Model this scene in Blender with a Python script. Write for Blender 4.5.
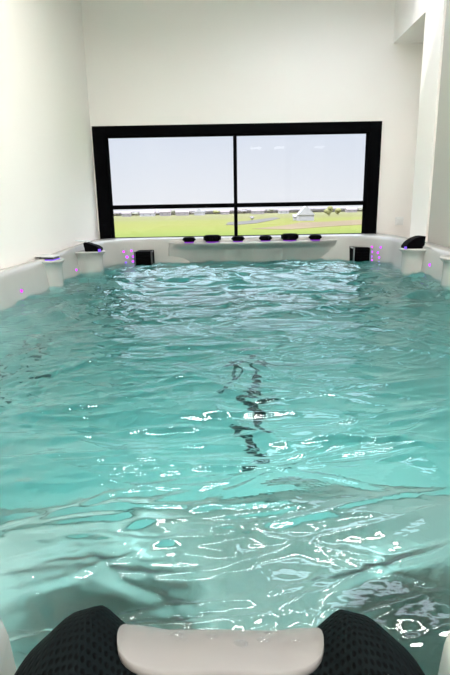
import bpy, bmesh, math, random
import numpy as np
from mathutils import Vector, Matrix, noise

random.seed(7)
S = bpy.context.scene
for o in list(bpy.data.objects):
    bpy.data.objects.remove(o, do_unlink=True)
COL = S.collection

# ------------------------------------------------------------------ camera
ZC = 1.45                                   # eye height above the room floor
F_PX, PITCH, ROLL = 505.0, math.radians(14.16), math.radians(1.05)
cam = bpy.data.cameras.new('camera')
cam.sensor_fit = 'VERTICAL'
cam.sensor_height = 36.0
cam.lens = 36.0 * F_PX / 675.0
cam.clip_start = 0.01
cam.clip_end = 3000
cam_o = bpy.data.objects.new('camera', cam)
COL.objects.link(cam_o)
f = Vector((0, math.cos(PITCH), -math.sin(PITCH)))
r = Vector((1, 0, 0))
u = r.cross(f)
r2 = math.cos(ROLL) * r - math.sin(ROLL) * u
u2 = r2.cross(f)
m = Matrix((r2, u2, -f)).transposed().to_4x4()
m.translation = (0, 0, ZC)
cam_o.matrix_world = m
S.camera = cam_o

# ------------------------------------------------------------------ world, sun, exposure
W = bpy.data.worlds.new('sky')
S.world = W
W.use_nodes = True
nt = W.node_tree
nt.nodes.clear()
w_out = nt.nodes.new('ShaderNodeOutputWorld')
w_bg = nt.nodes.new('ShaderNodeBackground')
w_tc = nt.nodes.new('ShaderNodeTexCoord')
w_sep = nt.nodes.new('ShaderNodeSeparateXYZ')
w_rmp = nt.nodes.new('ShaderNodeValToRGB')
w_rmp.color_ramp.elements[0].position = 0.0
w_rmp.color_ramp.elements[0].color = (0.86, 0.88, 0.93, 1)
w_rmp.color_ramp.elements[1].position = 0.16
w_rmp.color_ramp.elements[1].color = (0.71, 0.775, 0.90, 1)
nt.links.new(w_tc.outputs['Generated'], w_sep.inputs[0])
nt.links.new(w_sep.outputs['Z'], w_rmp.inputs[0])
nt.links.new(w_rmp.outputs[0], w_bg.inputs[0])
w_mr = nt.nodes.new('ShaderNodeMapRange')        # overcast sky: brighter towards the zenith
w_mr.inputs['From Min'].default_value = 0.17
w_mr.inputs['From Max'].default_value = 0.62
w_mr.inputs['To Min'].default_value = 1.0
w_mr.inputs['To Max'].default_value = 7.0
nt.links.new(w_sep.outputs['Z'], w_mr.inputs['Value'])
nt.links.new(w_mr.outputs[0], w_bg.inputs[1])
nt.links.new(w_bg.outputs[0], w_out.inputs[0])

sun = bpy.data.lights.new('sun', 'SUN')
sun.energy = 1.5
sun.angle = math.radians(0.6)
sun.color = (1.0, 0.96, 0.86)
sun_o = bpy.data.objects.new('sun', sun)
COL.objects.link(sun_o)
sun_o.location = (0, 0, 9)
sun_o.rotation_euler = Vector((2, 1, -2)).to_track_quat('-Z', 'Y').to_euler()

LAMP_L = 110.0
UNDER_FILL_L = 105.0                              # radiance of the added underwater fill lights                               # radiance of the added ceiling panel diffusers
S.view_settings.view_transform = 'Standard'
S.view_settings.look = 'None'
S.view_settings.exposure = 0.0
S.view_settings.gamma = 1.0
S.view_settings.use_curve_mapping = False
S.cycles.max_bounces = 14
S.cycles.diffuse_bounces = 6
S.cycles.transmission_bounces = 10
S.cycles.transparent_max_bounces = 12
S.cycles.use_denoising = True

# ------------------------------------------------------------------ materials
def new_mat(name):
    mt = bpy.data.materials.new(name)
    mt.use_nodes = True
    n = mt.node_tree
    n.nodes.clear()
    out = n.nodes.new('ShaderNodeOutputMaterial')
    return mt, n, out


def pbr(name, col, rough=0.5, metal=0.0, spec=0.5, bump=None, var=None, coat=0.0):
    """principled material; bump=(scale, strength, dist); var=(scale, amount)"""
    mt, n, out = new_mat(name)
    p = n.nodes.new('ShaderNodeBsdfPrincipled')
    p.inputs['Base Color'].default_value = (*col, 1)
    p.inputs['Roughness'].default_value = rough
    p.inputs['Metallic'].default_value = metal
    p.inputs['Specular IOR Level'].default_value = spec
    p.inputs['Coat Weight'].default_value = coat
    tc = n.nodes.new('ShaderNodeTexCoord')
    if var:
        nz = n.nodes.new('ShaderNodeTexNoise')
        nz.inputs['Scale'].default_value = var[0]
        nz.inputs['Detail'].default_value = 4
        n.links.new(tc.outputs['Object'], nz.inputs['Vector'])
        rp = n.nodes.new('ShaderNodeValToRGB')
        a = var[1]
        rp.color_ramp.elements[0].position = 0.3
        rp.color_ramp.elements[1].position = 0.7
        rp.color_ramp.elements[0].color = (*[max(0, c * (1 - a)) for c in col], 1)
        rp.color_ramp.elements[1].color = (*[min(1, c * (1 + a)) for c in col], 1)
        n.links.new(nz.outputs['Fac'], rp.inputs[0])
        n.links.new(rp.outputs[0], p.inputs['Base Color'])
    if bump:
        nb = n.nodes.new('ShaderNodeTexNoise')
        nb.inputs['Scale'].default_value = bump[0]
        nb.inputs['Detail'].default_value = 3
        n.links.new(tc.outputs['Object'], nb.inputs['Vector'])
        b = n.nodes.new('ShaderNodeBump')
        b.inputs['Strength'].default_value = bump[1]
        b.inputs['Distance'].default_value = bump[2]
        n.links.new(nb.outputs['Fac'], b.inputs['Height'])
        n.links.new(b.outputs[0], p.inputs['Normal'])
    n.links.new(p.outputs[0], out.inputs[0])
    return mt


def emit(name, col, strength):
    mt, n, out = new_mat(name)
    e = n.nodes.new('ShaderNodeEmission')
    e.inputs[0].default_value = (*col, 1)
    e.inputs[1].default_value = strength
    n.links.new(e.outputs[0], out.inputs[0])
    return mt


M = {}
M['wall'] = pbr('painted_plaster', (0.865, 0.82, 0.78), 0.85, spec=0.2, bump=(140, 0.08, 0.002), var=(1.3, 0.012))
M['wall_shaded'] = pbr('shaded_beige_plaster', (0.42, 0.405, 0.365), 0.85, spec=0.2, bump=(140, 0.08, 0.002), var=(1.3, 0.012))  # plaster colour darkened to carry the shade on the right wall
M['ceil'] = pbr('ceiling_paint', (0.84, 0.83, 0.80), 0.9, spec=0.2, bump=(160, 0.06, 0.002))
M['floor'] = pbr('grey_floor_tile', (0.42, 0.41, 0.39), 0.45, bump=(9, 0.1, 0.003), var=(3, 0.08))
M['frame'] = pbr('black_window_metal', (0.003, 0.003, 0.0035), 0.6, spec=0.0, bump=(260, 0.03, 0.001))
M['shell'] = pbr('pale_acrylic', (0.41, 0.40, 0.375), 0.22, spec=0.5, bump=(30, 0.03, 0.002), var=(6, 0.03))
M['cladding'] = pbr('grey_spa_cladding', (0.28, 0.27, 0.26), 0.6, bump=(40, 0.1, 0.003))
M['black'] = pbr('black_plastic', (0.003, 0.003, 0.0035), 0.6, spec=0.01, bump=(180, 0.05, 0.001))
M['dark'] = pbr('charcoal_plastic', (0.05, 0.05, 0.055), 0.5, bump=(180, 0.05, 0.001))
M['lid'] = pbr('pale_grey_plastic', (0.55, 0.56, 0.56), 0.35, bump=(120, 0.03, 0.001))
M['steel'] = pbr('brushed_steel', (0.35, 0.36, 0.36), 0.35, metal=0.8, bump=(300, 0.05, 0.001))
M['switch'] = pbr('white_switch_plastic', (0.80, 0.79, 0.77), 0.4, bump=(200, 0.02, 0.001))
M['led'] = emit('purple_led', (0.55, 0.08, 1.0), 1.6)
M['led_pink'] = emit('magenta_led', (0.75, 0.06, 0.95), 1.5)
M['led_blue'] = emit('violet_led', (0.28, 0.12, 1.0), 1.2)
M['led_ring'] = emit('dim_violet_led', (0.40, 0.08, 0.85), 0.6)
M['lamp'] = emit('added_lamp_diffuser', (1.0, 0.962, 0.915), LAMP_L)
M['added_wall_lamp'] = emit('added_wall_lamp_diffuser', (1.0, 0.97, 0.92), 5.0)
M['under'] = emit('underwater_fill_glow', (0.88, 1.0, 0.98), UNDER_FILL_L)  # glow of the added underwater fill
M['under_fill_strip'] = emit('underwater_fill_strip', (0.88, 1.0, 0.98), 130.0)
M['stripe'] = pbr('black_tile_stripe', (0.01, 0.012, 0.014), 0.5, bump=(60, 0.1, 0.002))
M['bar'] = pbr('grey_moulded_insert', (0.155, 0.148, 0.14), 0.4, spec=0.4, bump=(55, 0.05, 0.002), var=(25, 0.03))


def make_foam():
    """black foam with rows of small punched dots, laid out in the part's own UVs (metres)"""
    mt, n, out = new_mat('black_dotted_foam')
    p = n.nodes.new('ShaderNodeBsdfPrincipled')
    p.inputs['Roughness'].default_value = 0.6
    p.inputs['Specular IOR Level'].default_value = 0.015
    uv = n.nodes.new('ShaderNodeUVMap')
    sc = n.nodes.new('ShaderNodeVectorMath'); sc.operation = 'SCALE'
    sc.inputs['Scale'].default_value = 290.0
    n.links.new(uv.outputs[0], sc.inputs[0])
    sep = n.nodes.new('ShaderNodeSeparateXYZ')
    n.links.new(sc.outputs[0], sep.inputs[0])

    def mth(op, a, b=None):
        q = n.nodes.new('ShaderNodeMath'); q.operation = op
        for i, x in enumerate((a, b)):
            if x is None: continue
            if isinstance(x, (int, float)): q.inputs[i].default_value = x
            else: n.links.new(x, q.inputs[i])
        return q.outputs[0]
    row = mth('FLOOR', sep.outputs['Y'])
    off = mth('MULTIPLY', mth('MODULO', row, 2.0), 0.5)
    fx = mth('SUBTRACT', mth('FRACT', mth('ADD', sep.outputs['X'], off)), 0.5)
    fy = mth('SUBTRACT', mth('FRACT', sep.outputs['Y']), 0.5)
    d = mth('SQRT', mth('ADD', mth('MULTIPLY', fx, fx), mth('MULTIPLY', fy, fy)))
    rp = n.nodes.new('ShaderNodeValToRGB')
    rp.color_ramp.elements[0].position = 0.24
    rp.color_ramp.elements[0].color = (0.0015, 0.0018, 0.002, 1)
    rp.color_ramp.elements[1].position = 0.38
    rp.color_ramp.elements[1].color = (0.0035, 0.0056, 0.006, 1)
    n.links.new(d, rp.inputs[0])
    n.links.new(rp.outputs[0], p.inputs['Base Color'])
    b = n.nodes.new('ShaderNodeBump')
    b.inputs['Strength'].default_value = 0.8
    b.inputs['Distance'].default_value = 0.0012
    n.links.new(rp.outputs[0], b.inputs['Height'])
    hm = n.nodes.new('ShaderNodeMath'); hm.operation = 'SMOOTH_MIN'
    hm.inputs[1].default_value = 0.36; hm.inputs[2].default_value = 0.1
    n.links.new(d, hm.inputs[0])
    n.links.new(hm.outputs[0], b.inputs['Height'])
    n.links.new(b.outputs[0], p.inputs['Normal'])
    n.links.new(p.outputs[0], out.inputs[0])
    return mt


def make_water():
    mt, n, out = new_mat('turquoise_water')
    g = n.nodes.new('ShaderNodeBsdfRefraction')
    g.inputs['IOR'].default_value = 1.33
    g.inputs['Roughness'].default_value = 0.0
    gl = n.nodes.new('ShaderNodeBsdfGlossy')
    gl.inputs['Roughness'].default_value = 0.0
    fr = n.nodes.new('ShaderNodeFresnel')
    fr.inputs['IOR'].default_value = 1.55
    tc = n.nodes.new('ShaderNodeTexCoord')
    nz = n.nodes.new('ShaderNodeTexNoise')
    nz.inputs['Scale'].default_value = 26.0
    nz.inputs['Detail'].default_value = 3
    mp = n.nodes.new('ShaderNodeMapping')
    mp.inputs['Scale'].default_value = (0.55, 1.0, 1.0)
    n.links.new(tc.outputs['Object'], mp.inputs[0])
    n.links.new(mp.outputs[0], nz.inputs['Vector'])
    b = n.nodes.new('ShaderNodeBump')
    b.inputs['Strength'].default_value = 0.35
    b.inputs['Distance'].default_value = 0.006
    n.links.new(nz.outputs['Fac'], b.inputs['Height'])
    n.links.new(b.outputs[0], g.inputs['Normal'])
    n.links.new(b.outputs[0], gl.inputs['Normal'])
    n.links.new(b.outputs[0], fr.inputs['Normal'])
    mx = n.nodes.new('ShaderNodeMixShader')
    n.links.new(fr.outputs[0], mx.inputs[0])
    n.links.new(g.outputs[0], mx.inputs[1])
    n.links.new(gl.outputs[0], mx.inputs[2])
    n.links.new(mx.outputs[0], out.inputs['Surface'])
    v = n.nodes.new('ShaderNodeVolumeAbsorption')
    v.inputs['Color'].default_value = (0.0, 0.945, 0.96, 1)
    v.inputs['Density'].default_value = 0.56
    n.links.new(v.outputs[0], out.inputs['Volume'])
    return mt


def make_glass():
    mt, n, out = new_mat('window_glass')
    tr = n.nodes.new('ShaderNodeBsdfTransparent')
    tr.inputs[0].default_value = (0.97, 0.98, 0.98, 1)
    gl = n.nodes.new('ShaderNodeBsdfGlossy')
    gl.inputs['Roughness'].default_value = 0.01
    fr = n.nodes.new('ShaderNodeFresnel')
    fr.inputs[0].default_value = 1.45
    mx = n.nodes.new('ShaderNodeMixShader')
    n.links.new(fr.outputs[0], mx.inputs[0])
    n.links.new(tr.outputs[0], mx.inputs[1])
    n.links.new(gl.outputs[0], mx.inputs[2])
    n.links.new(mx.outputs[0], out.inputs[0])
    return mt


M['foam'] = make_foam()
M['water'] = make_water()
M['glass'] = make_glass()
M['drop'] = pbr('water_drop', (0.9, 0.92, 0.92), 0.02, spec=0.5, bump=(90, 0.02, 0.0005))
for n_ in M['drop'].node_tree.nodes:
    if n_.type == 'BSDF_PRINCIPLED':
        n_.inputs['Transmission Weight'].default_value = 0.9
        n_.inputs['IOR'].default_value = 1.33

# ------------------------------------------------------------------ mesh helpers (z given relative to the eye where Z() is used)
def Z(z):
    return z + ZC


def mesh_obj(name, verts, faces, mat, parent=None, smooth=False, uvs=None, loc=None):
    me = bpy.data.meshes.new(name)
    me.from_pydata([tuple(v) for v in verts], [], faces)
    me.update()
    bm = bmesh.new()
    bm.from_mesh(me)
    bmesh.ops.recalc_face_normals(bm, faces=bm.faces)
    bm.to_mesh(me)
    bm.free()
    if uvs is not None:
        lay = me.uv_layers.new(name='UVMap')
        for lp in me.loops:
            lay.data[lp.index].uv = uvs[lp.vertex_index]
    if smooth:
        for p in me.polygons:
            p.use_smooth = True
    me.materials.append(mat)
    o = bpy.data.objects.new(name, me)
    COL.objects.link(o)
    if loc is not None:
        o.location = loc
    if parent is not None:
        o.parent = parent
    return o


class MB:
    def __init__(s):
        s.v, s.f = [], []

    def add(s, v, f):
        k = len(s.v)
        s.v += [tuple(x) for x in v]
        s.f += [tuple(i + k for i in q) for q in f]
        return s

    def box(s, a, b):
        (x0, y0, z0), (x1, y1, z1) = a, b
        return s.add([(x0, y0, z0), (x1, y0, z0), (x1, y1, z0), (x0, y1, z0), (x0, y0, z1), (x1, y0, z1), (x1, y1, z1), (x0, y1, z1)],
                     [(0, 3, 2, 1), (4, 5, 6, 7), (0, 1, 5, 4), (1, 2, 6, 5), (2, 3, 7, 6), (3, 0, 4, 7)])

    def loft(s, rings, cap0=True, cap1=True):
        k = len(rings[0])
        v = [p for q in rings for p in q]
        fs = []
        for i in range(len(rings) - 1):
            for j in range(k):
                a, b = i * k + j, i * k + (j + 1) % k
                fs.append((a, b, b + k, a + k))
        if cap0: fs.append(tuple(range(k - 1, -1, -1)))
        if cap1: fs.append(tuple((len(rings) - 1) * k + j for j in range(k)))
        return s.add(v, fs)

    def lathe(s, c, prof, n=32, sx=1.0, sy=1.0):
        rings = [[(c[0] + sx * rr * math.cos(t), c[1] + sy * rr * math.sin(t), c[2] + z)
                  for t in (2 * math.pi * j / n for j in range(n))] for rr, z in prof]
        return s.loft(rings)

    def tube(s, a, b, rad, n=12):
        a, b = Vector(a), Vector(b)
        d = (b - a).normalized()
        p = d.orthogonal().normalized()
        q = d.cross(p)
        return s.loft([[tuple(c + rad * (math.cos(t) * p + math.sin(t) * q)) for t in (2 * math.pi * j / n for j in range(n))] for c in (a, b)])

    def build(s, name, mat, parent=None, bevel=0.0, smooth=False, seg=3):
        o = mesh_obj(name, s.v, s.f, mat, parent, smooth)
        if bevel:
            bv = o.modifiers.new('bevel', 'BEVEL')
            bv.width = bevel
            bv.segments = seg
            bv.limit_method = 'ANGLE'
            bv.angle_limit = math.radians(40)
        return o


def tag(o, label=None, cat=None, group=None, kind=None):
    if label: o['label'] = label
    if cat: o['category'] = cat
    if group: o['group'] = group
    if kind: o['kind'] = kind
    return o


def empty(name, loc, label, cat, group=None):
    o = bpy.data.objects.new(name, None)
    o.empty_display_size = 0.1
    COL.objects.link(o)
    o.location = loc
    return tag(o, label, cat, group)


def local(o, parent):
    """keep the mesh where it is in the world while parenting it to an Empty with a location"""
    off = Vector(parent.location)
    par = parent.parent
    while par is not None:
        off += Vector(par.location)
        par = par.parent
    for v in o.data.vertices:
        v.co -= off
    o.parent = parent
    return o


def sstep(a, b, x):
    t = max(0.0, min(1.0, (x - a) / (b - a)))
    return t * t * (3 - 2 * t)


# ------------------------------------------------------------------ room shell
XL, XP, XN, XW, YB, YR, ZCEIL = -1.037, 1.33, 1.62, 1.345, 4.30, -2.6, Z(1.70)
T = 0.12
WX0, WX1, WZ0, WZ1 = -1.026, 1.277, Z(-0.27), Z(0.662)      # window opening in the back wall

MB().box((XL - T, YR - T, -0.1), (XN + T, YB + T, 0)).build('floor', M['floor'])['kind'] = 'structure'
MB().box((XL - T, YR - T, 0), (XL, YB + T, ZCEIL)).build('wall_left', M['wall'])['kind'] = 'structure'
DY0, DY1, DZ1 = -1.7, 1.7, 2.45                             # added, unseen sliding glass door in the right wall, beside the near end
MB().box((XW, YR - T, 0), (XW + T, DY0, ZCEIL)).box((XW, DY1, 0), (XW + T, 3.373, ZCEIL)).box((XW, DY0, DZ1), (XW + T, DY1, ZCEIL)).build('wall_right', M['wall_shaded'])['kind'] = 'structure'
MB().box((XL, YR - T, 0), (XW, YR, ZCEIL)).build('wall_rear', M['wall'])['kind'] = 'structure'
wb = MB()
wb.box((XL, YB, 0), (XN, YB + T, WZ0)).box((XL, YB, WZ1), (XN, YB + T, ZCEIL))
wb.box((XL, YB, WZ0), (WX0, YB + T, WZ1)).box((WX1, YB, WZ0), (XN, YB + T, WZ1))
wb.build('wall_back', M['wall'])['kind'] = 'structure'
# ceiling with an added roof-light opening near the far right corner, shaped for the sun patch
SX0, SX1, SY0, SY1 = 0.28, 1.31, 3.135, 3.66
cb = MB()
zc0, zc1 = ZCEIL, ZCEIL + 0.012
cb.box((XL - T, YR - T, zc0), (XN + T, SY0, zc1)).box((XL - T, SY1, zc0), (XN + T, YB + T, zc1))
cb.box((XL - T, SY0, zc0), (SX0, SY1, zc1)).box((SX1, SY0, zc0), (XN + T, SY1, zc1))
cb.build('ceiling', M['ceil'])['kind'] = 'structure'
# column and lintel of the alcove on the right
MB().box((XN, 3.66, 0), (XN + T, YB + T, ZCEIL)).build('trim_3', M['wall'])['kind'] = 'structure'
MB().box((XP, 3.372, 0), (XN + T, 3.66, ZCEIL)).build('trim_1', M['wall'])['kind'] = 'structure'
MB().box((XP, 3.66, Z(1.215)), (XN, YB, ZCEIL)).build('trim_2', M['wall'])['kind'] = 'structure'

# window: black frame standing proud of the wall, one mullion, one transom, four panes
win = bpy.data.objects.new('window_1', None)
COL.objects.link(win)
win.location = (0.12, YB, WZ0)
win['kind'] = 'structure'
fy0, fy1 = YB - 0.012, YB + 0.10
ix0, ix1, iz1 = -0.922, 1.181, Z(0.583)
fr = MB()
fr.box((WX0, fy0, WZ0), (ix0, fy1, WZ1)).box((ix1, fy0, WZ0), (WX1, fy1, WZ1))
fr.box((ix0, fy0, iz1), (ix1, fy1, WZ1)).box((ix0, fy0, WZ0), (ix1, fy1, WZ0 + 0.06))
local(fr.build('window_frame', M['frame'], bevel=0.003), win)
mx0, mx1 = 0.095, 0.123
local(MB().box((mx0, fy0 + 0.02, WZ0 + 0.06), (mx1, fy1 - 0.02, iz1)).build('mullion', M['frame'], bevel=0.002), win)
tz0, tz1 = Z(0.020), Z(0.054)
local(MB().box((ix0, fy0 + 0.025, tz0), (mx0, fy1 - 0.025, tz1)).box((mx1, fy0 + 0.025, tz0), (ix1, fy1 - 0.025, tz1)).build('transom', M['frame'], bevel=0.002), win)
for (a, b) in ((ix0, mx0), (mx1, ix1)):
    for (c, d) in ((WZ0 + 0.06, tz0), (tz1, iz1)):
        local(mesh_obj('pane', [(a, YB + 0.05, c), (b, YB + 0.05, c), (b, YB + 0.05, d), (a, YB + 0.05, d)], [(0, 1, 2, 3)], M['glass']), win)

# sliding glass door added to let in daylight (outside the frame, on the right beside the camera)
door = bpy.data.objects.new('added_door_1', None)
COL.objects.link(door)
door.location = (XW + 0.05, 0, 0)
door['kind'] = 'structure'
db = MB()
for y in (DY0, -0.03, DY1 - 0.06):
    db.box((XW + 0.02, y, 0.05), (XW + 0.08, y + 0.06, DZ1 - 0.06))
db.box((XW + 0.02, DY0, 0), (XW + 0.08, DY1, 0.05)).box((XW + 0.02, DY0, DZ1 - 0.06), (XW + 0.08, DY1, DZ1))
local(db.build('added_door_frame', M['switch'], bevel=0.003), door)
for (a, b) in ((DY0 + 0.06, -0.03), (0.03, DY1 - 0.06)):
    local(mesh_obj('pane', [(XW + 0.05, a, 0.05), (XW + 0.05, b, 0.05), (XW + 0.05, b, DZ1 - 0.06), (XW + 0.05, a, DZ1 - 0.06)], [(0, 1, 2, 3)], M['glass']), door)

# light switch in the alcove
sw = empty('light_switch', (1.464, YB, Z(-0.114)), 'small square white light switch low on the wall right of the window', 'light switch')
MB().box((-0.034, -0.010, -0.033), (0.034, 0.0, 0.033)).build('cover_plate', M['switch'], sw, bevel=0.003)
MB().box((-0.022, -0.015, -0.022), (0.022, -0.009, 0.022)).build('rocker', M['switch'], sw, bevel=0.002)

# ------------------------------------------------------------------ added, unseen lamps (behind and above the camera)
def added_ceiling_lamp(x, y, label, l=0.085):  # unseen lamps added to light the room and fleck the water
    t = empty('added_ceiling_light', (x, y, ZCEIL), label, 'ceiling light', 'added ceiling panel lights')
    fr = MB()
    w, h = 0.80, 0.05
    fr.box((-w, -l, -h), (-w + .03, l, 0)).box((w - .03, -l, -h), (w, l, 0)).box((-w + .03, -l, -h), (w - .03, -l + .03, 0)).box((-w + .03, l - .03, -h), (w - .03, l, 0))
    fr.build('added_lamp_frame', M['switch'], t, bevel=0.004)
    MB().box((-w + .03, -l + .03, -h + .008), (w - .03, l - .03, -h + .02)).build('diffuser', M['lamp'], t)

added_ceiling_lamp(0.15, 2.35, 'added long white ceiling light above the far half of the spa', 0.06)
added_ceiling_lamp(0.15, 0.7, 'added long white ceiling light above the near end of the spa')
added_ceiling_lamp(0.15, -1.2, 'added long white ceiling light behind the near end of the spa')


def added_wall_lamp(x, z, label):  # unseen lamps added for the two lamp reflections in the window
    t = empty('added_wall_light', (x, YR, Z(z)), label, 'wall light', 'added wall lights on the rear wall')
    MB().box((-0.05, 0.0, -0.04), (0.05, 0.02, 0.04)).build('bracket', M['steel'], t, bevel=0.004)
    MB().box((-0.11, 0.02, -0.022), (0.11, 0.07, 0.022)).build('lamp_shade', M['added_wall_lamp'], t, bevel=0.006)

added_wall_lamp(0.72, 1.25, 'added slim wall light on the rear wall, nearer the middle')
added_wall_lamp(1.22, 1.25, 'added slim wall light on the rear wall, nearer the right corner')

# ------------------------------------------------------------------ the swim spa
CX = 0.13
spa = empty('swim_spa', (CX, 2.1, 0), 'large pale acrylic swim spa filled with water below the black window', 'swim spa')


def outline(x0, x1, y0, y1, rn, rf, bulge=0.0, side=28, cor=14):
    """rounded rectangle, always the same vertex count: near radius rn, far radius rf"""
    pts = []
    def arc(cx, cy, rad, a0):
        for i in range(cor):
            a = a0 + (math.pi / 2) * i / (cor - 1)
            pts.append((cx + rad * math.cos(a), cy + rad * math.sin(a)))
    def line(p, q):
        for i in range(1, side):
            t = i / side
            pts.append((p[0] + (q[0] - p[0]) * t, p[1] + (q[1] - p[1]) * t))
    arc(x1 - rf, y1 - rf, rf, 0); line((x1 - rf, y1), (x0 + rf, y1))
    arc(x0 + rf, y1 - rf, rf, math.pi / 2); line((x0, y1 - rf), (x0, y0 + rn))
    arc(x0 + rn, y0 + rn, rn, math.pi)
    for i in range(1, 72):
        s_ = -1 + 2 * i / 72
        lim = (x1 - rn + 0.006) if s_ > 0 else -(x0 + rn + 0.006)
        x = -0.006 + math.copysign(abs(s_) ** 1.9, s_) * lim
        pts.append((x, y0 + bulge * sstep(0.115, 0.145, abs(x + 0.006))))
    arc(x1 - rn, y0 + rn + 0*bulge, rn, 1.5 * math.pi); line((x1, y0 + rn), (x1, y1 - rf))
    return pts


def rim_z(y):
    return -0.245 + 0.034 * sstep(2.5, 3.9, y)


IX0, IX1, IY0, IY1 = -0.985, 1.235, 0.165, 4.10
OX0, OX1, OY0, OY1 = -1.033, 1.326, -0.14, 4.285


def ring(ins, dz, z=None, outer=False):
    if outer:
        p = outline(OX0 + ins, OX1 - ins, OY0 + ins, OY1 - ins, 0.12, 0.10)
    else:
        p = outline(IX0 + ins, IX1 - ins, IY0 + ins, IY1 - ins, 0.30, 0.42, 0.108)
    return [(x, y, Z(rim_z(y) + dz) if z is None else z) for x, y in p]

rings = [ring(0.0, 0, 0.0, True), ring(0.0, -0.035, None, True), ring(0.0, -0.012, None, True), ring(0.004, -0.003, None, True), ring(0.013, 0.0, None, True),
         ring(-0.012, 0.0), ring(-0.004, -0.003), ring(0.004, -0.012), ring(0.009, -0.03), ring(0.016, -0.09), ring(0.03, -0.2),
         ring(0.05, 0, Z(-0.8)), ring(0.075, 0, Z(-1.2)), ring(0.10, 0, Z(-1.31)), ring(0.15, 0, Z(-1.36)), ring(0.22, 0, Z(-1.37))]
sh = MB().loft(rings, cap0=True, cap1=True).build('shell', M['shell'], smooth=True)
local(sh, spa)

# near bench with two footwells, moulded in the same acrylic
gx, gy = 70, 44
bv, bf = [], []
for j in range(gy + 1):
    for i in range(gx + 1):
        x = IX0 + 0.03 + (IX1 - IX0 - 0.06) * i / gx
        y = 0.19 + 1.05 * j / gy
        z = -0.80 - 0.555 * sstep(0.93 + 0.05 * math.cos((x - CX) * 3.0), 1.12 + 0.05 * math.cos((x - CX) * 3.0), y)
        for (ex, ey, rx, ry, dp) in ((-0.20, 0.74, 0.15, 0.16, 0.42), (0.31, 0.69, 0.13, 0.14, 0.42)):
            q = math.hypot((x - ex) / rx, (y - ey) / ry)
            z -= dp * (1 - sstep(0.72, 1.08, q)) * (1 if z > -0.9 else 0)
        bv.append((x, y, Z(max(z, -1.36))))
for j in range(gy):
    for i in range(gx):
        a = j * (gx + 1) + i
        bf.append((a, a + 1, a + gx + 2, a + gx + 1))
k0 = len(bv)
edge = [i for i in range(gx + 1)] + [j * (gx + 1) + gx for j in range(1, gy + 1)] + [gy * (gx + 1) + i for i in range(gx - 1, -1, -1)] + [j * (gx + 1) for j in range(gy - 1, 0, -1)]
for e in edge:
    bv.append((bv[e][0], bv[e][1], Z(-1.368)))
for a in range(len(edge)):
    b = (a + 1) % len(edge)
    bf.append((edge[a], k0 + a, k0 + b, edge[b]))
bf.append(tuple(k0 + a for a in range(len(edge))))
local(mesh_obj('bench', bv, bf, M['shell'], smooth=True), spa)

# crescent ledge at the far end with a fluted front
LX0, LX1, LZ = -0.44, 0.92, -0.243
n = 120
prof = [(0.0, -0.60), (0.0, -0.31), (0.0, -0.295), (0.004, -0.28), (0.008, -0.268), (0.014, -0.258), (0.018, LZ - 0.006), (0.014, LZ - 0.001), (0.006, LZ)]
lv, lf = [], []
for i in range(n + 1):
    t = i / n
    x = LX0 + (LX1 - LX0) * t
    cres = max(math.sin(math.pi * t), 0.0) ** 0.6
    low = max(math.sin(math.pi * t), 0.0) ** 1.8
    flute = (0.5 - 0.5 * math.cos(2 * math.pi * (t * 6.0))) ** 0.6
    yt = 4.095 - 0.115 * cres                                    # front of the shelf
    yl = 4.078 - 0.05 * low + 0.022 * low * flute                # fluted wall below it
    for (o_, z) in prof:
        k_ = sstep(-0.31, -0.258, z)
        lv.append((x, yl * (1 - k_) + (yt - o_ * cres) * k_, Z(z)))
    lv.append((x, 4.14, Z(LZ)))
    lv.append((x, 4.14, Z(-0.60)))
k = len(prof) + 2
for i in range(n):
    for j in range(k):
        a, b = i * k + j, i * k + (j + 1) % k
        lf.append((a, b, b + k, a + k))
lf.append(tuple(range(k))); lf.append(tuple(n * k + j for j in range(k)))
local(mesh_obj('ledge', lv, lf, M['shell'], smooth=True), spa)


def knob(x, big):
    y = 4.03
    rad = 0.062 if big else 0.047
    h = 0.056 if big else 0.042
    b = MB()
    b.lathe((x, y, Z(LZ)), [(rad * 0.86, 0.007), (rad * 0.86, 0.012), (rad, 0.016), (rad, h - 0.010), (rad * 0.93, h - 0.003), (rad * 0.8, h)], 28)
    for a in range(10):                                          # grip lugs round the rim
        t = 2 * math.pi * a / 10
        b.tube((x + rad * math.cos(t), y + rad * math.sin(t), Z(LZ) + 0.018), (x + rad * math.cos(t), y + rad * math.sin(t), Z(LZ) + h - 0.012), rad * 0.11, 8)
    kn = local(b.build('valve_knob', M['black'], smooth=False), spa)
    g = MB().lathe((x, y, Z(LZ)), [(rad * 0.80, -0.002), (rad * 0.80, 0.005), (rad * 0.7, 0.007)], 28).build('light_ring', M['led_ring'])
    local(g, spa)
    g.parent = kn

for x, big in ((-0.268, 0), (-0.086, 1), (0.116, 0), (0.332, 0), (0.522, 1), (0.722, 0)):
    knob(x, big)

# pods: half columns that swell out of the side walls, each with a flared cap
def pod(cx, cy, rx, ry, capz):
    n = 40
    def el(kx, ky, z):
        return [(cx + kx * math.cos(t), cy + ky * math.sin(t), Z(z)) for t in (2 * math.pi * j / n for j in range(n))]
    b = MB().loft([el(rx * 1.0, ry * 1.0, -0.75), el(rx * .97, ry * .97, -0.45), el(rx * .93, ry * .93, capz - 0.07), el(rx * .95, ry * .95, capz - 0.028),
                   el(rx * 1.10, ry * 1.10, capz - 0.012), el(rx * 1.14, ry * 1.14, capz - 0.004), el(rx * 1.10, ry * 1.10, capz)])
    return local(b.build('pod', M['shell'], smooth=True), spa)


def wedge(cx, cy, z, prof, dy):
    """profile in x-z pulled out along y"""
    b = MB()
    b.loft([[(cx + px, cy - dy, Z(z) + pz) for px, pz in prof], [(cx + px, cy + dy, Z(z) + pz) for px, pz in prof]])
    return b

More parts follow.
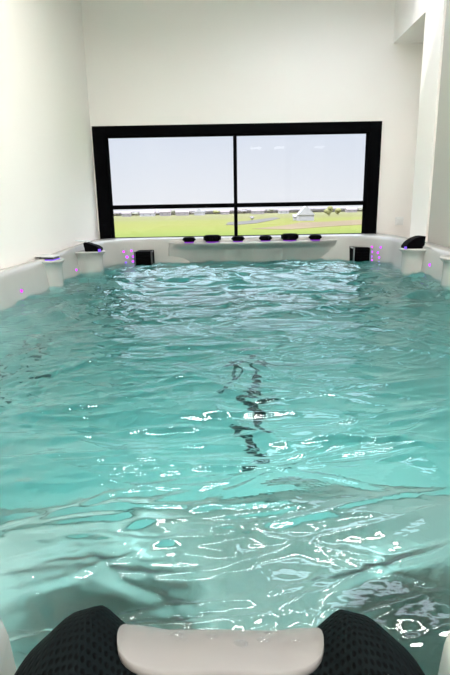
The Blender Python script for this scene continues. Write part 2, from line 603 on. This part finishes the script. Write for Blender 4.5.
p1 = pod(-0.985, 2.86, 0.075, 0.10, -0.253)
p2 = pod(-0.93, 3.46, 0.115, 0.09, -0.252)
p3 = pod(1.225, 3.20, 0.105, 0.10, -0.252)
p4 = pod(1.225, 2.58, 0.105, 0.11, -0.252)
# slim raised speaker on the first pod: violet light under a tilted pale lid
s1 = local(MB().box((-1.018, 2.81, Z(-0.254)), (-0.938, 2.91, Z(-0.236))).build('speaker', M['dark'], bevel=0.004), p1 and spa)
ll = MB().loft([[(-1.035, 2.80, Z(-0.232)), (-0.935, 2.80, Z(-0.237)), (-0.935, 2.92, Z(-0.237)), (-1.035, 2.92, Z(-0.232))],
                [(-1.035, 2.80, Z(-0.226)), (-0.935, 2.80, Z(-0.231)), (-0.935, 2.92, Z(-0.231)), (-1.035, 2.92, Z(-0.226))]]).build('speaker_lid', M['lid'], bevel=0.002)
local(ll, spa); ll.parent = s1
lg = MB().box((-1.020, 2.805, Z(-0.2545)), (-0.936, 2.915, Z(-0.248))).build('light_strip', M['led_blue'])
local(lg, spa); lg.parent = s1
# raised wedge speakers on the corner pods
s2 = local(wedge(-0.868, 3.44, -0.252, [(-0.05, 0), (0.045, 0), (0.05, 0.018), (0.03, 0.034), (-0.005, 0.046), (-0.055, 0.062), (-0.058, 0.05)], 0.05).build('speaker', M['black'], bevel=0.004), spa)
l2 = MB().loft([[(-0.98, 3.39, Z(-0.180)), (-0.90, 3.39, Z(-0.191)), (-0.90, 3.49, Z(-0.191)), (-0.98, 3.49, Z(-0.180))],
                [(-0.98, 3.39, Z(-0.175)), (-0.90, 3.39, Z(-0.185)), (-0.90, 3.49, Z(-0.185)), (-0.98, 3.49, Z(-0.175))]]).build('speaker_lid', M['lid'], bevel=0.002)
local(l2, spa); l2.parent = s2
l3 = MB().box((-0.830, 3.388, Z(-0.2525)), (-0.812, 3.392, Z(-0.235))).build('light_strip', M['led_blue'])
local(l3, spa); l3.parent = s2
s3 = local(wedge(1.185, 3.20, -0.252, [(-0.055, 0), (0.055, 0), (0.06, 0.075), (0.03, 0.074), (-0.005, 0.062), (-0.04, 0.038), (-0.058, 0.012)], 0.05).build('speaker', M['black'], bevel=0.004), spa)
l4 = MB().box((1.115, 3.147, Z(-0.252)), (1.130, 3.150, Z(-0.238))).build('light_strip', M['led_blue'])
local(l4, spa); l4.parent = s3

# swim jets: black square boxes with side rails on the far wall
def jet(cx, rails):
    y1 = 4.06
    b = MB().box((cx - 0.060, 3.88, Z(-0.42)), (cx + 0.060, y1, Z(-0.295)))
    for i in range(5):                                           # louvres moulded in the face
        z = -0.405 + 0.022 * i
        b.box((cx - 0.050, 3.876, Z(z)), (cx + 0.050, 3.882, Z(z + 0.010)))
    j = local(b.build('swim_jet', M['black'], bevel=0.004), spa)
    for sx in (-1, 1):
        q = MB().tube((cx + sx * 0.064, 3.872, Z(-0.42)), (cx + sx * 0.064, 3.872, Z(-0.294)), 0.006).tube((cx + sx * 0.064, 3.872, Z(-0.30)), (cx + sx * 0.058, 4.0, Z(-0.30)), 0.005).build('rail', M['steel'] if rails else M['dark'])
        local(q, spa); q.parent = j

jet(-0.610, False)
jet(1.055, True)


def led(px, py, pz, rad, mat, axis):
    a = Vector((px, py, Z(pz)))
    b = MB().tube(a - axis * 0.03, a, rad * 1.25, 14)
    d = local(b.build('jet_bezel', M['lid']), spa)
    c = MB()
    n = axis.normalized()
    p = n.orthogonal().normalized(); q = n.cross(p)
    rr = [[tuple(a + n * h + rr_ * (math.cos(t) * p + math.sin(t) * q)) for t in (2 * math.pi * j / 14 for j in range(14))] for rr_, h in ((rad, 0.0), (rad * .95, 0.004), (rad * .6, 0.008), (rad * .2, 0.0095))]
    c.loft(rr)
    e = local(c.build('led_light', mat, smooth=True), spa)
    e.parent = d

CAM = Vector((0, 0, ZC))
def pix(px, py):
    return (f * F_PX + r2 * (px - 225) - u2 * (py - 337.5)).normalized()

def on_wall(px, py):
    """first point of the spa shell along the view line: places the lights on the acrylic"""
    dg = bpy.context.evaluated_depsgraph_get()
    dd = pix(px, py)
    mw = sh.matrix_world
    ok, loc, nor, idx = sh.ray_cast(CAM - Vector(spa.location), dd)
    return (loc + Vector(spa.location), nor) if ok else (None, None)

bpy.context.view_layer.update()
LEDS = [(123.6, 251.7, .010, 'led_pink'), (131.4, 250.8, .010, 'led'), (127.0, 257.0, .012, 'led'), (133.0, 256.5, .010, 'led'), (133.0, 261.4, .010, 'led'), (125.8, 262.5, .008, 'led_blue'),
        (371.9, 247.1, .010, 'led_pink'), (380.9, 247.4, .010, 'led'), (372, 251.9, .010, 'led'), (378, 252.7, .010, 'led'), (371.5, 256.5, .010, 'led'), (379.3, 257.5, .009, 'led'), (371.8, 260.4, .010, 'led_pink'), (379.0, 262.2, .008, 'led_blue'),
        (21, 291, .009, 'led_pink'), (76, 270, .009, 'led_pink'), (430, 265, .010, 'led')]
for (px, py, rad, mm) in LEDS:
    loc, nor = on_wall(px, py)
    if loc is None: continue
    if nor.dot(pix(px, py)) > 0: nor = -nor
    led(loc.x, loc.y, loc.z - ZC, rad, M[mm], nor)

# under water: dark guide line on the floor, dark suction grilles on the left side
st = MB()
for i in range(7):
    st.box((0.055 + 0.008 * i, 1.62 + i * 0.125, Z(-1.372)), (0.115 + 0.008 * i, 1.62 + i * 0.125 + 0.105, Z(-1.366)))
local(st.build('floor_stripe', M['stripe']), spa)
for (x, y, z, rad) in ((-0.895, 2.28, -1.15, 0.075), (-0.905, 1.85, -1.08, 0.085)):
    g = MB().lathe((0, 0, 0), [(rad, 0), (rad, 0.012), (rad * .9, 0.02), (rad * .2, 0.022)], 24)
    g.v = [(x + vz, y + vx, Z(z) + vy) for vx, vy, vz in g.v]
    local(g.build('suction_grille', M['dark']), spa)

# underwater fill lights added to brighten the water: round lamps on the near wall and on the riser of the bench, facing down the pool
for (x, y, z) in ((-0.42, 0.36, -0.66), (0.68, 0.36, -0.66)):
    a = MB().tube((x, y - 0.05, Z(z)), (x, y + 0.015, Z(z)), 0.085, 24).build('fill_housing', M['lid'])
    local(a, spa)
    b_ = MB().tube((x, y + 0.012, Z(z)), (x, y + 0.022, Z(z)), 0.075 if z > -1 else 0.042, 24).build('underwater_fill', M['under'])
    local(b_, spa)
    b_.parent = a

hs = local(MB().box((-0.66, 1.02, Z(-0.99)), (0.92, 1.085, Z(-0.93))).build('fill_housing', M['shell'], bevel=0.01), spa)  # added fill strip on the bench riser, facing away from the camera
ls = local(MB().box((-0.64, 1.080, Z(-0.978)), (0.90, 1.088, Z(-0.950))).build('underwater_fill', M['under_fill_strip']), spa)
ls.parent = hs

# ------------------------------------------------------------------ water
def make_water_mesh():
    x0, x1, y0, y1 = IX0 - 0.02, IX1 + 0.02, IY0 - 0.02, IY1 + 0.05
    nx, ny = 330, 620
    xs = np.linspace(x0, x1, nx)
    tt = np.linspace(0, 1, ny)
    ys = y0 + (y1 - y0) * (0.42 * tt + 0.58 * tt ** 1.8)
    X, Y = np.meshgrid(xs, ys)
    rng = np.random.RandomState(11)

    def field(nw, l0, l1, slope, spread, seed):
        rg = np.random.RandomState(seed)
        H = np.zeros_like(X)
        wx = X + 0.05 * np.sin(3.1 * Y + 1.0) + 0.03 * np.sin(7.3 * X + 5.1 * Y)
        wy = Y + 0.06 * np.sin(2.7 * X + 0.4) + 0.03 * np.sin(8.1 * Y - 6.2 * X)
        for i in range(nw):
            L = math.exp(rg.uniform(math.log(l0), math.log(l1)))
            a = math.pi / 2 + rg.normal(0, spread)
            k = 2 * math.pi / L
            ph = rg.uniform(0, 2 * math.pi)
            s = np.sin(k * (wx * math.cos(a) + wy * math.sin(a)) + ph)
            H += (slope / math.sqrt(nw / 2)) / k * s
        return H
    cx = CX
    side = np.clip((np.abs(X - cx) - 0.35) / 0.6, 0, 1)
    far = np.clip((Y - 1.5) / 1.6, 0, 1)
    patchy = np.clip(0.75 + 0.9 * np.sin(2.3 * X + 3.7 * Y + 0.5) * np.sin(4.1 * X - 2.2 * Y + 2.0) + 0.4 * np.sin(9 * X + 5 * Y), 0.15, 1.5)
    def ridges(nw, l0, l1, width, amp, spread, seed):
        # long thin curling crests, each broken into lengths by a slow envelope
        rg = np.random.RandomState(seed)
        H = np.zeros_like(X)
        for i in range(nw):
            L = rg.uniform(l0, l1)
            a = math.pi / 2 + rg.normal(0, spread)
            k = 2 * math.pi / L
            ca, sa = math.cos(a), math.sin(a)
            p, q = X * ca + Y * sa, -X * sa + Y * ca
            ph = k * p + rg.uniform(0, 6.3) + 0.9 * np.sin(rg.uniform(3, 6) * q + rg.uniform(0, 6.3)) + 0.35 * np.sin(rg.uniform(9, 16) * q + 2.0 * p + rg.uniform(0, 6.3))
            dist = np.arcsin(np.clip(np.sin(ph / 2), -1, 1)) * 2 / k
            env = np.clip(np.sin(rg.uniform(4, 8) * q + rg.uniform(1, 3) * p * 3 + rg.uniform(0, 6.3)), 0, 1) ** 1.0
            H += amp * env * np.exp(-np.abs(dist / width) ** 1.6)
        return H
    near = 1 - np.clip((Y - 1.4) / 1.4, 0, 1)
    H = field(22, 0.18, 0.6, 0.06, 0.4, 1) * (1 - 0.3 * far)
    H += field(40, 0.11, 0.30, 0.13, 0.5, 2) * (0.25 + 0.75 * far)
    H += field(34, 0.05, 0.13, 0.08, 0.6, 5) * (0.35 + 0.5 * side) * (1 - 0.6 * far)
    H += field(40, 0.022, 0.05, 0.10, 0.8, 3) * (0.4 + 0.0 * far + 0.9 * side * (1 - 0.7 * far)) * patchy
    H += field(40, 0.05, 0.18, 0.17, 3.0, 4) * side * (1 - 0.5 * far)
    H += field(40, 0.02, 0.06, 0.24, 3.0, 6) * side * patchy * (1 - 0.5 * far)          # jets streaming along both sides: directionless chop
    H += ridges(20, 0.2, 0.5, 0.006, 0.0030, 0.25, 21) * near
    H += ridges(14, 0.10, 0.25, 0.004, 0.0018, 0.8, 23) * near * patchy
    H += ridges(12, 0.3, 0.7, 0.02, 0.0095, 0.4, 22) * (1 - 0.5 * near)
    verts = np.stack([X.ravel(), Y.ravel(), (H + Z(-0.40)).ravel()], 1).tolist()
    faces = []
    for j in range(ny - 1):
        b = j * nx
        for i in range(nx - 1):
            a = b + i
            faces.append((a, a + 1, a + nx + 1, a + nx))
    edge = [i for i in range(nx)] + [j * nx + nx - 1 for j in range(1, ny)] + [(ny - 1) * nx + i for i in range(nx - 2, -1, -1)] + [j * nx for j in range(ny - 2, 0, -1)]
    k0 = len(verts)
    zb = Z(-1.40)
    for e in edge:
        verts.append([verts[e][0], verts[e][1], zb])
    m_ = len(edge)
    for a in range(m_):
        b = (a + 1) % m_
        faces.append((edge[b], edge[a], k0 + a, k0 + b))
    faces.append(tuple(k0 + a for a in range(m_ - 1, -1, -1)))
    me = bpy.data.meshes.new('water')
    me.from_pydata(verts, [], faces)
    me.update()
    sm = [True] * ((nx - 1) * (ny - 1)) + [False] * (len(faces) - (nx - 1) * (ny - 1))
    me.polygons.foreach_set('use_smooth', sm)
    me.materials.append(M['water'])
    o = bpy.data.objects.new('water', me)
    COL.objects.link(o)
    return tag(o, 'rippling turquoise water filling the swim spa', 'water', kind='stuff')

make_water_mesh()

# ------------------------------------------------------------------ headrest on the near rim
hr = empty('headrest', (0.0, 0.22, Z(-0.33)), 'black dotted foam spa headrest with a pale grey middle on the near rim', 'headrest')


def sweep(path, nseg, name, mat, parent, expo=2.4):
    """path: list of (x, y, z, ry, rz); super-elliptic sections in the y-z plane, closed at both ends"""
    n = 48
    xs = [p[0] for p in path]
    rings, uvs = [], []
    for i in range(nseg + 1):
        t = i / nseg
        # dense near the ends
        t = 0.5 - 0.5 * math.cos(math.pi * t)
        x = xs[0] + (xs[-1] - xs[0]) * t
        vals = []
        for c in range(1, 5):
            vals.append(float(np.interp(x, xs, [p[c] for p in path])))
        cy, cz, ry, rz = vals
        rg = []
        for j in range(n):
            a = 2 * math.pi * j / n
            ca, sa = math.cos(a), math.sin(a)
            rg.append((x, cy + ry * math.copysign(abs(ca) ** (2 / expo), ca), Z(cz + rz * math.copysign(abs(sa) ** (2 / expo), sa))))
            uvs.append((x, a * 0.045))
        rings.append(rg)
    b = MB().loft(rings)
    o = mesh_obj(name, b.v, b.f, mat, smooth=True, uvs=uvs)
    return local(o, parent)


def spline(pts, k=60):
    """smooth the hand-set stations"""
    xs = np.array([p[0] for p in pts]); out = []
    xx = np.linspace(xs[0], xs[-1], k)
    cols = []
    for c in range(1, 5):
        ys = np.array([p[c] for p in pts])
        yy = np.interp(xx, xs, ys)
        for _ in range(2):
            y2 = yy.copy(); y2[1:-1] = (yy[:-2] + 2 * yy[1:-1] + yy[2:]) / 4; yy = y2
        cols.append(yy)
    return [(float(xx[i]), *[float(c[i]) for c in cols]) for i in range(k)]

half = [(0.143, .190, -.350, .006, .006), (0.140, .194, -.340, .036, .040), (0.132, .206, -.332, .052, .054), (0.118, .222, -.320, .064, .066), (0.098, .234, -.312, .070, .070), (0.080, .237, -.310, .071, .071), (0.060, .232, -.319, .066, .066), (0.035, .231, -.321, .064, .064), (0.0, .231, -.320, .063, .063)]
body = spline([(-0.006 - p[0], *p[1:]) for p in half] + [(-0.006 + p[0], p[1], p[2] - 0.007 * sstep(0.0, 0.09, p[0]), p[3], p[4]) for p in reversed(half[:-1])], 180)
sweep(body, 110, 'cushion', M['foam'], hr, 2.2)


def insert():
    """grey shell lying on the middle of the cushion: a rounded patch wrapped over its top"""
    xs = [p[0] for p in body]
    ns, na = 64, 40
    hx, xc, ac, ah = 0.0635, -0.006, math.radians(69), math.radians(22)
    v, fc = [], []
    for lift in (0.0035, -0.004):
        for i in range(ns + 1):
            s_ = -1 + 2 * i / ns
            s_ = math.sin(s_ * math.pi / 2)
            hh = ah * max(0.0, 1 - abs(s_) ** 8) ** (1 / 2.0)
            x = xc + hx * s_
            cy, cz, ry, rz = (float(np.interp(x, xs, [p[c] for p in body])) for c in range(1, 5))
            for j in range(na + 1):
                a = ac + hh * (-1 + 2 * j / na)
                lf_ = lift if 0 < j < na and 0 < i < ns else min(lift, 0.001)
                ca, sa = math.cos(a), math.sin(a)
                e = 2 / 2.2
                v.append((x, cy + (ry + lf_) * math.copysign(abs(ca) ** e, ca), Z(cz + (rz + lf_) * math.copysign(abs(sa) ** e, sa))))
    st = (ns + 1) * (na + 1)
    for i in range(ns):
        for j in range(na):
            a = i * (na + 1) + j
            fc.append((a, a + 1, a + na + 2, a + na + 1))
            fc.append((st + a, st + a + na + 1, st + a + na + 2, st + a + 1))
    rim_ = [j for j in range(na + 1)] + [i * (na + 1) + na for i in range(1, ns + 1)] + [ns * (na + 1) + j for j in range(na - 1, -1, -1)] + [i * (na + 1) for i in range(ns - 1, 0, -1)]
    for q in range(len(rim_)):
        a, b = rim_[q], rim_[(q + 1) % len(rim_)]
        fc.append((a, st + a, st + b, b))
    return mesh_obj('middle_insert', v, fc, M['bar'], smooth=True)

bar_o = local(insert(), hr)
bar_o['label'] = 'pale grey moulded middle'
xs_b = [p[0] for p in body]
drops = MB()
for (x, a, rad) in ((-0.034, 62, .0042), (-0.030, 68, .0030), (-0.012, 66, .0034), (0.006, 72, .0040), (0.020, 68, .0034), (0.024, 58, .0026), (0.040, 70, .0024)):
    cy, cz, ry, rz = (float(np.interp(x, xs_b, [p[c] for p in body])) for c in range(1, 5))
    ca, sa = math.cos(math.radians(a)), math.sin(math.radians(a))
    c = Vector((x, cy + (ry + .0032) * ca ** (2 / 2.2), Z(cz + (rz + .0032) * sa ** (2 / 2.2))))
    nrm = Vector((0, ca, sa)); t1 = Vector((1, 0, 0)); t2 = nrm.cross(t1)
    drops.loft([[tuple(c + nrm * h * rad + (t1 * 1.3 * math.cos(t) + t2 * math.sin(t)) * q * rad) for t in (2 * math.pi * j / 14 for j in range(14))] for q, h in ((1.0, -.3), (1.0, 0.0), (.85, .22), (.5, .38), (.15, .43))])
dr = local(drops.build('water_drops', M['drop'], smooth=True), hr)
dr['kind'] = 'stuff'
dr.parent = bar_o

# ------------------------------------------------------------------ outside: fields, track, village
GZ = -4.0


def field_mat():
    mt, n_, out = new_mat('spring_fields')
    p = n_.nodes.new('ShaderNodeBsdfPrincipled')
    p.inputs['Roughness'].default_value = 0.9
    p.inputs['Specular IOR Level'].default_value = 0.1
    tc = n_.nodes.new('ShaderNodeTexCoord')
    sep = n_.nodes.new('ShaderNodeSeparateXYZ')
    n_.links.new(tc.outputs['Object'], sep.inputs[0])
    nz = n_.nodes.new('ShaderNodeTexNoise')
    nz.inputs['Scale'].default_value = 0.03
    nz.inputs['Detail'].default_value = 3
    n_.links.new(tc.outputs['Object'], nz.inputs['Vector'])
    ad = n_.nodes.new('ShaderNodeMath'); ad.operation = 'MULTIPLY_ADD'
    ad.inputs[1].default_value = 26.0
    n_.links.new(nz.outputs['Fac'], ad.inputs[0])
    n_.links.new(sep.outputs['Y'], ad.inputs[2])
    mr = n_.nodes.new('ShaderNodeMapRange')
    mr.inputs['From Min'].default_value = 60.0
    mr.inputs['From Max'].default_value = 420.0
    n_.links.new(ad.outputs[0], mr.inputs['Value'])
    rp = n_.nodes.new('ShaderNodeValToRGB')
    cr = rp.color_ramp
    cr.interpolation = 'EASE'
    cr.elements[0].position = 0.0; cr.elements[0].color = (0.108, 0.144, 0.019, 1)
    cr.elements[1].position = 1.0; cr.elements[1].color = (0.146, 0.140, 0.059, 1)
    for pos, c in ((0.10, (0.117, 0.146, 0.021)), (0.18, (0.143, 0.152, 0.027)), (0.30, (0.146, 0.144, 0.028)), (0.42, (0.141, 0.146, 0.030)), (0.6, (0.138, 0.131, 0.046))):
        e = cr.elements.new(pos); e.color = (*c, 1)
    n_.links.new(mr.outputs[0], rp.inputs[0])
    n_.links.new(rp.outputs[0], p.inputs['Base Color'])
    n_.links.new(p.outputs[0], out.inputs[0])
    return mt

M['field'] = field_mat()
M['soil'] = pbr('tan_ploughed_soil', (0.163, 0.121, 0.070), 0.95, spec=0.1, var=(0.05, 0.08))
M['track'] = pbr('grey_track', (0.112, 0.101, 0.093), 0.95, spec=0.1, var=(0.1, 0.1))
M['house_wall'] = pbr('pale_render', (0.274, 0.243, 0.243), 0.9, spec=0.1, var=(0.2, 0.05))
M['white_wall'] = pbr('white_render', (0.357, 0.342, 0.350), 0.9, spec=0.1, var=(0.2, 0.04))
M['roof'] = pbr('greyish_pink_tiles', (0.274, 0.228, 0.228), 0.9, spec=0.1, var=(0.4, 0.08))
M['white_roof'] = pbr('white_sheet_roof', (0.380, 0.365, 0.372), 0.7, spec=0.2, var=(0.3, 0.05))
M['dark_win'] = pbr('house_window', (0.152, 0.144, 0.152), 0.3)
M['leaf'] = pbr('hazy_spring_leaves', (0.251, 0.243, 0.198), 0.95, spec=0.05, var=(0.6, 0.15))  # distance haze mixed into the leaf colour
M['leaf_y'] = pbr('yellow_spring_leaves', (0.228, 0.220, 0.099), 0.95, spec=0.05, var=(0.6, 0.12))
M['leaf_g'] = pbr('hazed_pinkish_bare_twigs', (0.274, 0.247, 0.247), 0.95, spec=0.05, var=(0.6, 0.12))  # twig colour lightened to stand for distance haze
M['trunk'] = pbr('hazed_bark', (0.129, 0.106, 0.091), 0.95, spec=0.05, var=(2, 0.2))  # bark paled the same way, haze in the colour

gm = MB()
gm.add([(-700, -60, GZ + ZC), (700, -60, GZ + ZC), (700, 900, GZ + ZC), (-700, 900, GZ + ZC)], [(0, 1, 2, 3)])
gm.build('ground', M['field'])['kind'] = 'structure'


def ground_at(px, py):
    d = pix(px, py)
    t = GZ / d.z
    return d * t


def patch(name, pts, mat, dz, label, cat):
    v = [ground_at(*p) for p in pts]
    top = [(q.x, q.y, GZ + ZC + dz) for q in v]
    bot = [(q.x, q.y, GZ + ZC - 0.05) for q in v]
    b = MB().loft([bot, top])
    return tag(b.build(name, mat), label, cat)

patch('soil_field', [(252, 229), (285, 225.5), (300, 222.6), (330, 221.6), (372, 219), (374, 224), (330, 226.5), (290, 229.5)], M['soil'], 0.06, 'strip of bare tan soil in the field behind the right lower pane', 'field')
patch('farm_track', [(228, 222.5), (248, 221), (266, 218.6), (275, 217.4), (280, 218.4), (272, 220.4), (256, 223.4), (236, 225.0), (226, 225)], M['track'], 0.12, 'grey farm track curving into the fields right of the mullion', 'track')


def house(px, py, w, h, roof_h, depth, wm, rm, label, turn=0.0, nwin=2):
    q = ground_at(px, py)
    t = empty('house', (q.x, q.y, GZ + ZC), label, 'house', 'village houses')
    t.rotation_euler.z = turn
    MB().box((-w / 2, 0, 0), (w / 2, depth, h)).build('wall', wm, t)
    ov = 0.3
    MB().loft([[(-w / 2 - ov, -ov, h), (w / 2 + ov, -ov, h), (w / 2 + ov, depth + ov, h), (-w / 2 - ov, depth + ov, h)],
               [(-w / 2 - ov, depth / 2 - .05, h + roof_h), (w / 2 + ov, depth / 2 - .05, h + roof_h), (w / 2 + ov, depth / 2 + .05, h + roof_h), (-w / 2 - ov, depth / 2 + .05, h + roof_h)]]).build('roof', rm, t)
    for i in range(nwin):
        x = -w / 2 + w * (i + 0.5) / nwin
        MB().box((x - 0.5, -0.06, h * .35), (x + 0.5, 0.02, h * .75)).build('window', M['dark_win'], t)
    return t

house(126, 216.8, 7, 2.6, 1.6, 7, M['house_wall'], M['roof'], 'small pale house at the left end of the village, near the window frame')
house(147, 216.4, 12, 2.5, 1.8, 8, M['white_wall'], M['roof'], 'long low whitish house left of the village centre')
house(165, 216.0, 9, 3.2, 2.4, 8, M['house_wall'], M['roof'], 'mid-sized pinkish house in the middle of the left pane')
house(182, 215.6, 11, 2.8, 2.0, 8, M['house_wall'], M['roof'], 'wide pinkish house left of the white gabled barn')
house(205, 215.2, 8.5, 2.4, 3.2, 9, M['white_wall'], M['white_roof'], 'white gabled barn just left of the mullion', 1.571, 1)
house(225, 214.6, 8, 2.4, 1.8, 8, M['house_wall'], M['roof'], 'pale house close beside the mullion on its left')
house(258, 214.2, 11, 2.8, 1.9, 8, M['house_wall'], M['roof'], 'wide pinkish house right of the mullion above the track')
house(284, 213.6, 9, 2.6, 1.8, 8, M['white_wall'], M['roof'], 'low whitish house left of the tall white gabled barn')
house(313, 220.5, 4.0, 1.9, 3.0, 5.4, M['white_wall'], M['white_roof'], 'tall bright white gabled barn in the right lower pane', 1.571, 1)
house(300.5, 220.3, 4.4, 1.3, 0.8, 4, M['white_wall'], M['white_roof'], 'low white shed adjoining the tall white gabled barn')
house(352, 212.4, 9, 2.4, 1.8, 8, M['house_wall'], M['roof'], 'small pale house at the right end of the village')


def crown_mesh(seed, w, h, zc):
    bm = bmesh.new()
    rg = random.Random(seed)
    for i in range(6):
        a = rg.uniform(0, 2 * math.pi); q = rg.uniform(0, .5)
        mtx = Matrix.Translation((w * q * math.cos(a) * .6, w * q * math.sin(a) * .6, zc + rg.uniform(-.25, .3) * h)) @ Matrix.Diagonal((w * rg.uniform(.28, .4), w * rg.uniform(.28, .4), h * rg.uniform(.28, .42), 1))
        bmesh.ops.create_icosphere(bm, subdivisions=2, radius=1.0, matrix=mtx)
    for v in bm.verts:
        v.co += Vector(noise.noise_vector(v.co * 1.3 + Vector((seed * 7.1, 0, 0)))) * 0.22
    me = bpy.data.meshes.new('crown')
    bm.to_mesh(me); bm.free()
    for p in me.polygons: p.use_smooth = True
    return me


def tree(px, py, w, h, mat, label, kind='tree', back=22.0):
    q = ground_at(px, py)
    q = q * ((q.y + back) / q.y)
    t = empty(kind, (q.x, q.y, GZ + ZC), label, kind, 'trees beyond the fields')
    me = crown_mesh(int(px * 10), w, h * .75, h * .58)
    me.materials.append(mat)
    o = bpy.data.objects.new('crown', me); COL.objects.link(o); o.parent = t
    MB().lathe((0, 0, 0), [(0.22, 0), (0.15, h * .3), (0.1, h * .55)], 10).build('trunk', M['trunk'], t)

tree(117, 216.6, 5, 4.2, M['leaf_g'], 'hazy bare tree beside the left window frame')
tree(136, 216.6, 7, 3.6, M['leaf'], 'pale green tree between the two leftmost houses')
tree(156, 216.2, 6, 4.6, M['leaf_g'], 'hazy bare tree between the long low house and the mid-sized pinkish house')
tree(174, 215.6, 6, 4.8, M['leaf'], 'pale green tree between the two pinkish houses of the left pane')
tree(194, 215.4, 7, 4.4, M['leaf_g'], 'hazy bare tree left of the white gabled barn near the mullion')
tree(216, 214.8, 7, 4.2, M['leaf_y'], 'yellowish tree right of the white gabled barn near the mullion')
tree(244, 214.2, 8, 5.0, M['leaf_g'], 'hazy bare tree just right of the mullion')
tree(271, 213.8, 7, 4.6, M['leaf'], 'pale green tree between two houses right of the mullion')
tree(329, 216.6, 4.5, 5.2, M['leaf_y'], 'yellow green tree right of the tall white gabled barn')
tree(338, 215.8, 4.5, 4.0, M['leaf_y'], 'small yellow green tree, second right of the tall white gabled barn')
tree(362, 212.2, 8, 4.8, M['leaf'], 'pale green tree at the right window frame')
tree(252, 220.2, 2.0, 1.5, M['leaf_g'], 'small bare bush standing by the grey farm track', 'bush', 6.0)

# far wooded ridge: nobody could count these trees
rv, rf = [], []
nn = 160
for i in range(nn + 1):
    x = -420 + 900 * i / nn
    h = 5.2 + 1.8 * noise.noise(Vector((x * .02, 3, 0))) + 0.9 * noise.noise(Vector((x * .11, 9, 0)))
    for (yy, zz) in ((560, 0), (556, h * .6), (562, h), (576, h * .7), (580, 0)):
        rv.append((x, yy, GZ + ZC + zz))
for i in range(nn):
    for j in range(4):
        a = i * 5 + j
        rf.append((a, a + 1, a + 6, a + 5))
tag(mesh_obj('woodland', rv, rf, M['leaf_g'], smooth=True), 'low hazy line of distant woodland along the horizon', 'woodland', kind='stuff')
